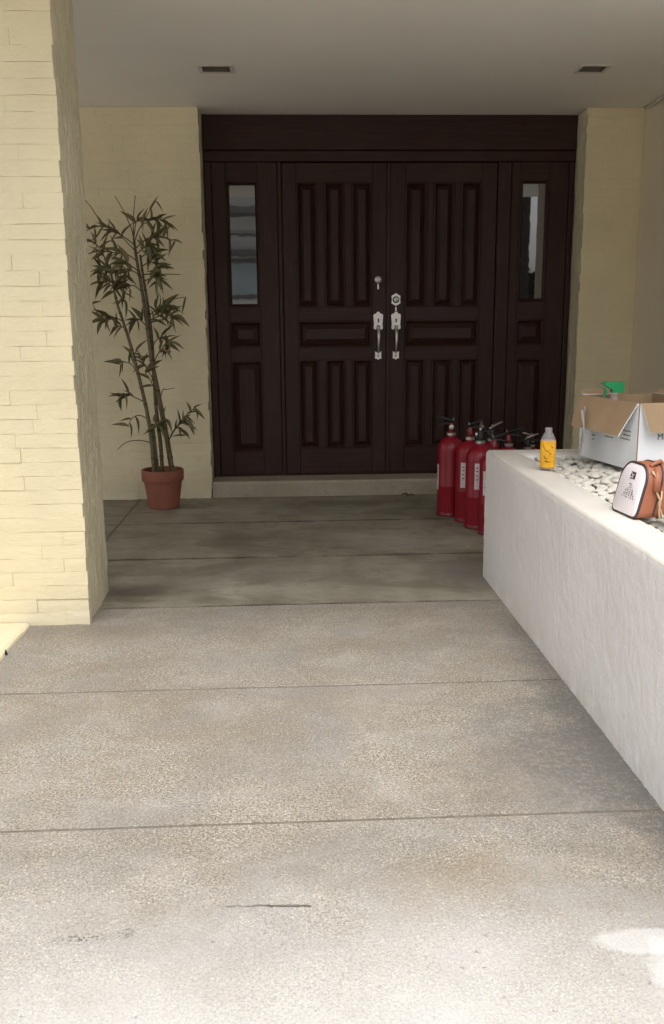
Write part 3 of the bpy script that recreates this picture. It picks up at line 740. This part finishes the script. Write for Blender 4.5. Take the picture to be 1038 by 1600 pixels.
for ci, path, nl, dy in branches:
    k = len(path)-1
    P = smoothpath([pp(x, y, dy*(i/k)) for i, (x, y) in enumerate(path)], 4)
    m = MB().tube(P, [.0042-.0022*i/(len(P)-1) for i in range(len(P))], 6)
    b = m.obj('branch', 'node', culm_obj[ci], True)
    nl = int(nl*1.12+.5)
    for j in range(nl):
        t = 1-(j/max(1, nl))*.62
        i = min(len(P)-1, int(t*(len(P)-1))); p = P[i]
        d0 = (P[min(i+1, len(P)-1)]-P[max(i-1, 0)]).normalized()
        fa = math.atan2(d0.z, d0.x)+R(-10 if d0.x > 0 else 10)+R(95)*(((j*0.618) % 1)*2-1)+lrnd.uniform(-.25, .25)
        d = Vector((math.cos(fa), lrnd.uniform(-.55, .35), math.sin(fa)-.12))
        lf_ = lrnd.uniform(.075, .135)
        o = put('leaf', LV[lrnd.randrange(len(LV))], culm_obj[ci], p)
        q = d.normalized().to_track_quat('X', 'Z'); o.rotation_mode = 'QUATERNION'
        o.rotation_quaternion = q @ Matrix.Rotation(lrnd.uniform(-1.2, 1.2), 3, 'X').to_quaternion()
        o.scale = (lf_, lf_*lrnd.uniform(.10, .14), lf_)

# ------------------------------------------------------------------ fire extinguishers
def curved_patch(r, a0, a1, z0, z1, n=8):
    m = MB(); vs = []; fs = []
    for i in range(n+1):
        a = a0+(a1-a0)*i/n
        for rr, z in ((r, z0), (r, z1)): vs.append((rr*math.cos(a), rr*math.sin(a), z))
    for i in range(n): fs.append((2*i, 2*i+2, 2*i+3, 2*i+1))
    return m.add(vs, fs)
def extinguisher(x, y, s, rz, label, lab_a, head='black', lab_z=(.20, .36), hose=True, labw=.55):
    t = thing('fire_extinguisher', label, 'fire extinguisher', (x, y, 0), 'fire extinguishers huddled behind the planter')
    t.rotation_euler = (0, 0, rz); t.scale = (s, s, s); r = .083
    MB().lathe([(.070, 0), (r, .006), (r, .012), (r, .190), (r+.0006, .192), (r+.0006, .196), (r, .198), (r, .415), (r*.97, .440), (r*.88, .462), (r*.72, .480), (r*.5, .493), (.026, .500), (.024, .512)], 32).obj('cylinder', 'red', t, autosmooth=40)
    MB().lathe([(.074, -.0), (r+.003, .002), (r+.003, .022), (r+.0008, .025)], 32).obj('foot_ring', 'redk', t, autosmooth=40)
    MB().lathe([(.027, .508), (.030, .511), (.030, .524), (.026, .527)], 18).obj('neck_ring', 'steel', t, autosmooth=30)
    v = MB().lathe([(.020, .526), (.021, .545), (.017, .550), (.017, .575), (.012, .585)], 14).obj('valve', head, t, autosmooth=40)
    o = ydisc(0, [(.014, 0), (.015, .010), (.010, .012)], 14).obj('gauge', 'steel', v); o.location = (.0, .018, .562)
    MB().tube([(-.012, 0, .575), (.03, 0, .585), (.060, 0, .578), (.085, 0, .566)], [.009, .009, .008, .007], 8).obj('carry_handle', 'black', t, True)
    MB().tube([(-.022, 0, .590), (.01, 0, .605), (.05, 0, .618), (.088, 0, .628)], [.007, .008, .007, .006], 8).obj('squeeze_lever', 'steel' if head == 'black' else 'black', t, True)
    MB().tube([(-.010, -.008, .600), (-.012, -.014, .618), (-.010, -.020, .600)], .003, 6).obj('safety_pin', 'steel', t, True)
    if hose:
        P = smoothpath([Vector(p) for p in ((0, .018, .56), (-.035, .055, .565), (-.06, .080, .50), (-.050, .086, .36), (-.03, .088, .20), (-.02, .088, .14))], 5)
        MB().tube(P, .009, 8).obj('hose', 'black', t, True)
    a = lab_a
    l_ = curved_patch(r+.0016, a-labw/2, a+labw/2, *lab_z).obj('label', 'label', t, True)
    for zz, ww in ((.03, .34), (.05, .38), (.075, .30), (.10, .36)):
        curved_patch(r+.0022, a-ww/2*labw, a+ww/2*labw, lab_z[1]-zz, lab_z[1]-zz+.006, 4).obj('print_line', 'ink', l_)
    return t
PI = math.pi
extinguisher(1.050, 5.815, 1.04, R(170), 'red fire extinguisher standing farthest left of the huddle, label at its left edge', PI*1.02-R(170), 'redk', (.17, .33), False)
extinguisher(1.135, 5.625, 1.03, 0, 'red fire extinguisher second from the left, pale label facing the viewer', PI*1.30, 'redk', (.22, .375), False, .45)
extinguisher(1.160, 5.430, 1.03, R(75), 'red fire extinguisher with black valve head raised above the planter corner', PI*1.38-R(75), 'black', (.245, .40), False, .35)
extinguisher(1.205, 5.255, .97, 0, 'nearest red fire extinguisher, half hidden by the planter corner', PI*1.26, 'redk', (.25, .40), False, .5)
extinguisher(1.375, 5.600, .95, R(-20), 'red fire extinguisher whose shoulder shows just above the planter rim', PI*1.5, 'redk')
extinguisher(1.300, 5.740, .98, R(30), 'red fire extinguisher wedged in the middle behind the second and third ones', PI*1.5, 'black')
extinguisher(1.560, 5.830, .84, R(10), 'fire extinguisher with black levers showing above the rim left of the juice bottle', PI*1.5, 'black')
extinguisher(1.640, 6.030, .82, R(-160), 'hindmost fire extinguisher, only its black valve showing near the juice bottle', PI*1.5, 'black')

# ------------------------------------------------------------------ juice bottle
bt = thing('juice_bottle', 'clear plastic bottle of yellow juice standing on the planter rim', 'bottle', (1.074, 3.690, PLZ+.004))
MB().lathe([(.024, 0), (.030, .004), (.0312, .015), (.0312, .118), (.029, .130), (.022, .146), (.0145, .158), (.013, .164)], 28).obj('body', 'clear', bt, True)
MB().lathe([(.022, .003), (.0285, .006), (.0295, .02), (.0295, .112), (.02, .1125)], 24).obj('juice', 'orange', bt, True)
sl = MB().lathe([(.0318, .012), (.0320, .014), (.0320, .120), (.0316, .122)], 32, cap=False).obj('sleeve', 'yellow', bt, True)
MB().lathe([(.0145, .163), (.0150, .165), (.0150, .174), (.013, .176)], 18).obj('cap', 'clear', bt, autosmooth=30)
for k, (a0, z0, z1, da) in enumerate(((PI*1.20, .105, .080, .9), (PI*1.45, .080, .068, .35), (PI*1.25, .060, .048, .6), (PI*1.55, .102, .095, .25), (PI*1.3, .040, .036, .8))):
    m = MB(); vs = []; n = 8
    for i in range(n+1):
        a = a0+da*i/n; z = z0+(z1-z0)*math.sin(i/n*2.4)
        for w in (-.003, .003): vs.append((.0325*math.cos(a), .0325*math.sin(a), z+w*(1.2-i/n)))
    m.add(vs, [(2*i, 2*i+2, 2*i+3, 2*i+1) for i in range(n)]).obj('lettering', 'maroon', sl)

# ------------------------------------------------------------------ white carton with its flaps folded out
cx0, cy0 = 1.412, 3.590; th = math.atan2(4.080-3.590, 1.330-1.412)   # along the left face
bxz = PLZ+.006
ct = thing('carton', 'open white carton with brown inside and flaps folded out, on the pebbles', 'box', (cx0, cy0, bxz))
ct.rotation_euler = (0, 0, th-PI/2)       # local +Y runs along the left face, local +X to the right
BL, BW, BH, T = .490, .36, .275, .004
def card(name, poly3, nrm, outer, inner, parent=ct):
    """one sheet of board: outer skin and inner skin as thin solids"""
    nrm = Vector(nrm); k = len(poly3)
    P = [Vector(p) for p in poly3]; a = MB()
    a.add([p+nrm*T*.5 for p in P]+[p-nrm*T*.5 for p in P], [tuple(range(k)), tuple(range(2*k-1, k-1, -1))]+[(i, i+k, (i+1) % k+k, (i+1) % k) for i in range(k)])
    me = a.mesh(name); me.materials.append(M[outer]); me.materials.append(M[inner])
    nl = nrm.normalized()
    for p in me.polygons: p.material_index = 0 if p.normal.dot(nl) > .5 else 1
    return put(name, me, parent)
left = card('side', [(0, 0, 0), (0, BL, 0), (0, BL, BH), (0, 0, BH)], (-1, 0, 0), 'card_white', 'card_brown')
front = card('side', [(.003, 0, 0), (BW, 0, 0), (BW, 0, BH), (.003, 0, BH)], (0, -1, 0), 'card_white', 'card_brown')
card('side', [(BW, .003, 0), (BW, BL, 0), (BW, BL, BH), (BW, .003, BH)], (1, 0, 0), 'card_white', 'card_brown')
card('side', [(.003, BL, 0), (BW-.003, BL, 0), (BW-.003, BL, BH), (.003, BL, BH)], (0, 1, 0), 'card_white', 'card_brown')
card('bottom', [(.004, .004, .004), (BW-.004, .004, .004), (BW-.004, BL-.004, .004), (.004, BL-.004, .004)], (0, 0, -1), 'card_white', 'card_brown')
def flap(p0, p1, drop, out, taper, nrm_hint, zz=BH+.003, name='flap'):
    p0, p1, out = Vector(p0), Vector(p1), Vector(out); p0.z = p1.z = zz
    e = (p1-p0).normalized(); d = out+Vector((0, 0, -drop))
    mid = .5
    a, b = p0+d+e*taper, p1+d-e*taper
    n_ = e.cross(d).normalized()
    if n_.dot(Vector(nrm_hint)) < 0: n_ = -n_
    return card(name, [p0, p1, b, a], n_, 'card_brown', 'card_white')
flap((-.003, .004, 0), (-.003, BL-.004, 0), .135, (-.062, 0, 0), .034, (-1, 0, .6)).__setitem__('label', 'brown flap hanging over the printed left side')
flap((.004, -.003, 0), (BW-.004, -.003, 0), .115, (0, -.045, 0), .022, (0, -1, .6))
flap((BW+.003, .004, 0), (BW+.003, BL-.004, 0), -.05, (.13, 0, 0), .01, (0, 0, 1))
flap((.004, BL+.003, 0), (BW*.5, BL+.003, 0), -.014, (0, .09, 0), .04, (0, -1, .5))
# printed lines on the left side (seen in the photo as short grey rows) and lettering on the front
def mark(parent, x0, x1, z0, z1, face, mat='print', name='print_mark'):
    if face == 'left': MB().box(-.0031, -.0026, x0, x1, z0, z1).obj(name, mat, parent)
    else: MB().box(x0, x1, -.0031, -.0026, z0, z1).obj(name, mat, parent)
prnd = random.Random(3)
def printrow(y0, y1, z, h=.0055):
    y = y0
    while y < y1:
        w = prnd.uniform(.006, .018); mark(left, y, min(y+w, y1), z, z+h*prnd.uniform(.7, 1), 'left'); y += w+.004
for k, (a, b) in enumerate(((.05, .13), (.19, .28), (.35, .43))):
    for j in range(4 if k == 1 else 3): printrow(a, b-(.02 if j % 2 else 0), .165-.017*j-(.01 if k == 0 else 0))
printrow(.345, .375, .105); printrow(.35, .37, .088)
def text(s, size, parent, mat, mw, name='lettering', ext=.0004):
    cu = bpy.data.curves.new(name, 'FONT'); cu.body = s; cu.size = size; cu.extrude = ext
    tmp = bpy.data.objects.new('tmp', cu); COL.objects.link(tmp)
    dg = bpy.context.evaluated_depsgraph_get(); dg.update()
    me = bpy.data.meshes.new_from_object(tmp.evaluated_get(dg)); bpy.data.objects.remove(tmp)
    me.name = name; me.materials.clear(); me.materials.append(M[mat])
    o = put(name, me, parent); o.matrix_local = mw; return o
text('MI', .036, front, 'print', Matrix.Translation((.087, -.0030, .128)) @ Matrix.Rotation(R(90), 4, 'X'))
for j, w in enumerate((.05, .07, .06)): mark(front, .0-(-.02), .02+w, .012+.012*j, .015+.012*j, 'front', 'stroke')
# cloudy plastic film caught on the corner of the carton
m = MB(); vs = []; fs = []; nu, nv = 7, 12
for j in range(nv+1):
    for i in range(nu+1):
        u, v = i/nu-.5, j/nv
        vs.append((1.296+.045*u-.02*v+.008*math.sin(5*v+2*u), 3.93+.12*u-.06*v+.012*math.sin(9*u+3*v), .875-.205*v+.006*math.sin(7*u)))
for j in range(nv):
    for i in range(nu): a = j*(nu+1)+i; fs.append((a, a+1, a+nu+2, a+nu+1))
o = m.add(vs, fs).obj('plastic_film', 'film', None, True)
sm = o.modifiers.new('thickness', 'SOLIDIFY'); sm.thickness = .0006
tag(o, 'strip of cloudy plastic film hanging off the far corner of the white carton', 'plastic film')

# spray bottle standing in the carton
sp = thing('spray_bottle', 'clear spray bottle with green trigger head rising out of the carton', 'spray bottle', (1.462, 4.02, PLZ+.012))
MB().lathe([(.036, 0), (.042, .006), (.042, .17), (.036, .21), (.018, .25), (.014, .275)], 22).obj('body', 'clear', sp, True)
hd = MB().prism([(-.060, .324), (-.030, .306), (-.014, .298), (-.012, .284), (.036, .284), (.038, .290), (.038, .326), (.030, .331), (-.045, .331)], -.017, .017).obj('trigger_head', 'green', sp)
MB().prism([(-.050, .306), (-.040, .306), (-.036, .285), (-.046, .262), (-.052, .262), (-.044, .285)], -.008, .008).obj('trigger', 'green', sp)

# ------------------------------------------------------------------ small brown backpack with white printed front
bag = thing('mini_backpack', 'small tan leather backpack with white printed front on the planter rim', 'bag', (1.060, 2.782, PLZ+.004))
bag.rotation_euler = (0, 0, R(6.0))
W2, H, D = .083, .165, .115; LEAN = .24
def bagring(off, k=0, sc=1.0, n=40):
    """rounded outline of the front in (y, z), pushed to depth off along +X and leaning back"""
    pts = []
    segs = [(-W2+.022, .022, .022, 180, 270), (W2-.022, .022, .022, 270, 360), (W2-.055, H-.055, .055, 0, 90), (-W2+.055, H-.055, .055, 90, 180)]
    for cy_, cz_, r_, a0, a1 in segs:
        for i in range(9):
            a = R(a0+(a1-a0)*i/8); pts.append((cy_+r_*math.cos(a), cz_+r_*math.sin(a)))
    return [Vector((off+LEAN*(z*1.0), y*sc, (z-H/2)*sc+H/2)) for y, z in pts]
def loft(rings, name, mat, cap0=False, cap1=False, parent=bag):
    n = len(rings[0]); m = MB(); vs = [v for r_ in rings for v in r_]; fs = []
    for i in range(len(rings)-1):
        for k in range(n): fs.append((i*n+k, i*n+(k+1) % n, (i+1)*n+(k+1) % n, (i+1)*n+k))
    if cap0: fs.append(tuple(range(n)))
    if cap1: fs.append(tuple((len(rings)-1)*n+k for k in range(n)))
    m.add(vs, fs); return m.obj(name, mat, parent, autosmooth=45)
loft([bagring(.006), bagring(.02, sc=1.01), bagring(.06, sc=1.015), bagring(.095, sc=1.0), bagring(.108, sc=.94)], 'body', 'leather', False, True)
fp = loft([bagring(-.002, sc=.90), bagring(.002, sc=.955), bagring(.008, sc=.965)], 'front_panel', 'panel', True, False)
m = MB(); rg = bagring(.004, sc=.985); m.tube(rg+[rg[0]], .0042, 6, False); m.obj('piping', 'piping', bag, True)
m = MB(); rg = bagring(.055, sc=1.022); m.tube(rg[16:]+rg[:3], .0028, 6, True); m.obj('zip', 'piping', bag, True)
def on_panel(y, z, w, h, mat, name, parent=fp, rot=0, x=-.0028):
    """small flat mark on the leaning front panel"""
    c_, s_ = math.cos(rot), math.sin(rot); P = []
    for a, b in ((-w, -h), (w, -h), (w, h), (-w, h)):
        yy_, zz_ = y+(a*c_-b*s_)/2, z+(a*s_+b*c_)/2
        P.append((x+LEAN*zz_, yy_, zz_))
    q = MB(); q.add(P+[(p[0]+.0006, p[1], p[2]) for p in P], [(0, 1, 2, 3), (7, 6, 5, 4), (0, 4, 5, 1), (1, 5, 6, 2), (2, 6, 7, 3), (3, 7, 4, 0)]); return q.obj(name, mat, parent)
pt_ = on_panel(-.002, .126, .030, .022, 'ink', 'patch')
for a, b, w, h, r_ in ((.004, .130, .016, .0022, .5), (-.006, .126, .012, .0022, -.7), (.002, .120, .018, .0022, .1)): on_panel(a, b, w, h, 'panel', 'patch_mark', fp, r_, -.0040)
drnd = random.Random(8)
for j in range(11):
    z = .100-.0062*j; half = .004+.0052*j if j < 8 else .045-.008*(j-8)
    y = -half
    while y < half:
        w = drnd.uniform(.003, .010); on_panel(-.006+y+w/2, z+drnd.uniform(-.0015, .0015), w, drnd.uniform(.0015, .0042), 'ink' if drnd.random() < .25 else 'stroke', 'printed_stroke', fp, drnd.uniform(-.6, .6)); y += w+drnd.uniform(.002, .007)
for y in (-.02, -.005, .012):
    on_panel(-.006+y, .066, .0022, .034, 'stroke', 'printed_stroke')
# handle loop, strap and tassel on the side towards the viewer
P = smoothpath([Vector(p) for p in ((.060, -.050, H-.004), (.075, -.052, H+.006), (.095, -.040, H+.008), (.110, -.015, H+.004), (.115, .01, H-.01))], 5)
MB().tube(P, .007, 8).obj('grab_handle', 'leather', bag, True)
MB().tube([(.072, -.070, H-.01), (.066, -.083, .12), (.062, -.090, .086)], [.012, .013, .011], 8).obj('strap', 'leather', bag, True)
MB().tube([(.050, -.078, .152), (.056, -.084, .140), (.062, -.087, .128)], .003, 6).obj('zip_pull', 'brass', bag, True)
m = MB(); m.tube(smoothpath([Vector(p) for p in ((.062, -.091, .088), (.068, -.097, .070), (.074, -.099, .058), (.070, -.100, .03), (.072, -.104, .006))], 4), .0035, 6)
m.tube(smoothpath([Vector(p) for p in ((.080, -.090, .088), (.076, -.098, .066), (.068, -.1, .05), (.078, -.102, .02), (.080, -.108, .005))], 4), .003, 6); m.obj('tassel', 'brass', bag, True)
cl = MB(); vs = []; fs = []; n = 10
for j in range(n+1):
    for i in range(n+1):
        u, v = i/n, j/n; vs.append((1.150+.11*u, 2.655+.07*v-.01*u, PLZ+.005+.016*abs(math.sin(6*u+3*v))*(1-abs(2*v-1))))
for j in range(n):
    for i in range(n): a = j*(n+1)+i; fs.append((a, a+1, a+n+2, a+n+1))
o = cl.add(vs, fs).obj('cloth', 'sage', None, True); o.modifiers.new('thickness', 'SOLIDIFY').thickness = .002
tag(o, 'scrap of sage green cloth lying beside the tan backpack', 'cloth')

# ------------------------------------------------------------------ litter on the floor
def dry_leaf(x, y, L, rz, label):
    m = MB(); vs = []; fs = []; n = 7
    for i in range(n+1):
        t = i/n; w = .22*L*math.sin(math.pi*min(1, t*.95+.04)); z = .004+.012*abs(math.sin(2.5*t))
        vs += [(t*L-L/2, -w, z+.006), (t*L-L/2, 0, z), (t*L-L/2, w, z+.009)]
    for i in range(n): a = i*3; fs += [(a, a+1, a+4, a+3), (a+1, a+2, a+5, a+4)]
    o = m.add(vs, fs).obj('dry_leaf', 'dry', None, True); o.location = (x, y, 0); o.rotation_euler = (0, 0, rz)
    o.modifiers.new('thickness', 'SOLIDIFY').thickness = .0008
    tag(o, label, 'leaf', 'dry leaves on the porch floor')
dry_leaf(.835, 6.490, .075, R(-60), 'curled dry leaf on the floor against the door step')
dry_leaf(.870, 6.440, .060, R(-25), 'smaller dry leaf lying just in front of the curled one by the step')
crk = MB(); vs = []; fs = []; n = 34
for i in range(n+1):
    t = i/n; x = -.180+.216*t; y = 1.768-.010*t+.006*noise.noise((x*30, 0, 4))+.003*noise.noise((x*110, 0, 4)); w = max(.0002, .0009+.0022*noise.noise((x*70, 2, 4))+(.0018 if .52 < t < .97 else 0))*min(1, 12*(1-t)+.1, 12*t+.1)
    vs += [(x, y-w, .0016), (x, y+w, .0016)]
for i in range(n): fs.append((2*i, 2*i+2, 2*i+3, 2*i+1))
o = crk.add(vs, fs).obj('crack_filler', 'joint', fl); o.location.z = .001

# ------------------------------------------------------------------ across the drive, behind the viewer (seen in the panes)
nh = thing('neighbour_house', 'pale house across the drive, seen only as a reflection in the panes', 'house', (0, -11, 0))
MB().box(-9, 1.6, -4, 0, -.02, 5.2).obj('wall', 'house', nh)
MB().box(-9.4, 2.0, -4.4, .5, 5.2, 5.5).obj('roof', 'house_roof', nh)
MB().box(-9.2, 1.8, .001, .9, 3.98, 4.14).obj('canopy', 'house_roof', nh)
MB().box(-9.2, 1.8, .001, .12, 3.52, 3.56).obj('ledge', 'house_roof', nh)
MB().box(-9.2, 1.8, .001, .35, 2.98, 3.14).obj('canopy', 'house_roof', nh)
for x in (-6.2, -2.1):
    w = MB().box(x, x+2.6, .002, .06, 1.9, 2.9).obj('window', 'house_roof', nh); MB().box(x+.1, x+2.5, .061, .07, 2.0, 2.8).obj('pane', 'house_glass', w)
MB().box(-9.2, 1.8, .001, .05, -.02, 1.7).obj('plinth', 'wall_grey', nh)
gt = thing('timber_gate', 'dark timber gate beyond the planter, seen only as a reflection in the right pane', 'gate', (3.66, -2.5, 0))  # unseen dark boards, added to edge the bright strip reflected in the right pane
for k in range(5): MB().box(-.55+.22*k, -.55+.22*k+.212, 0, .05, .0, 3.7).obj('board', 'gatewood', gt)
hg = MB(); hr = random.Random(4)
for k in range(2600):
    x, y, z = hr.uniform(4.1, 9), hr.uniform(-4.6, -3.6), hr.uniform(0, 2.3)
    a, b = Vector((hr.gauss(0, 1), hr.gauss(0, 1), hr.gauss(0, 1))).normalized()*.09, Vector((hr.gauss(0, 1), hr.gauss(0, 1), hr.gauss(0, 1))).normalized()*.06
    p = Vector((x, y, z)); hg.add([p-a, p-b, p+a, p+b], [(0, 1, 2, 3)])
hb = thing('hedge', 'clipped green hedge beside the timber gate, seen only in the right pane', 'hedge')
hg.obj('foliage', 'hedge', hb); MB().box(4.3, 8.8, -4.4, -3.8, -.02, 2.15).obj('stems', 'soil', hb)
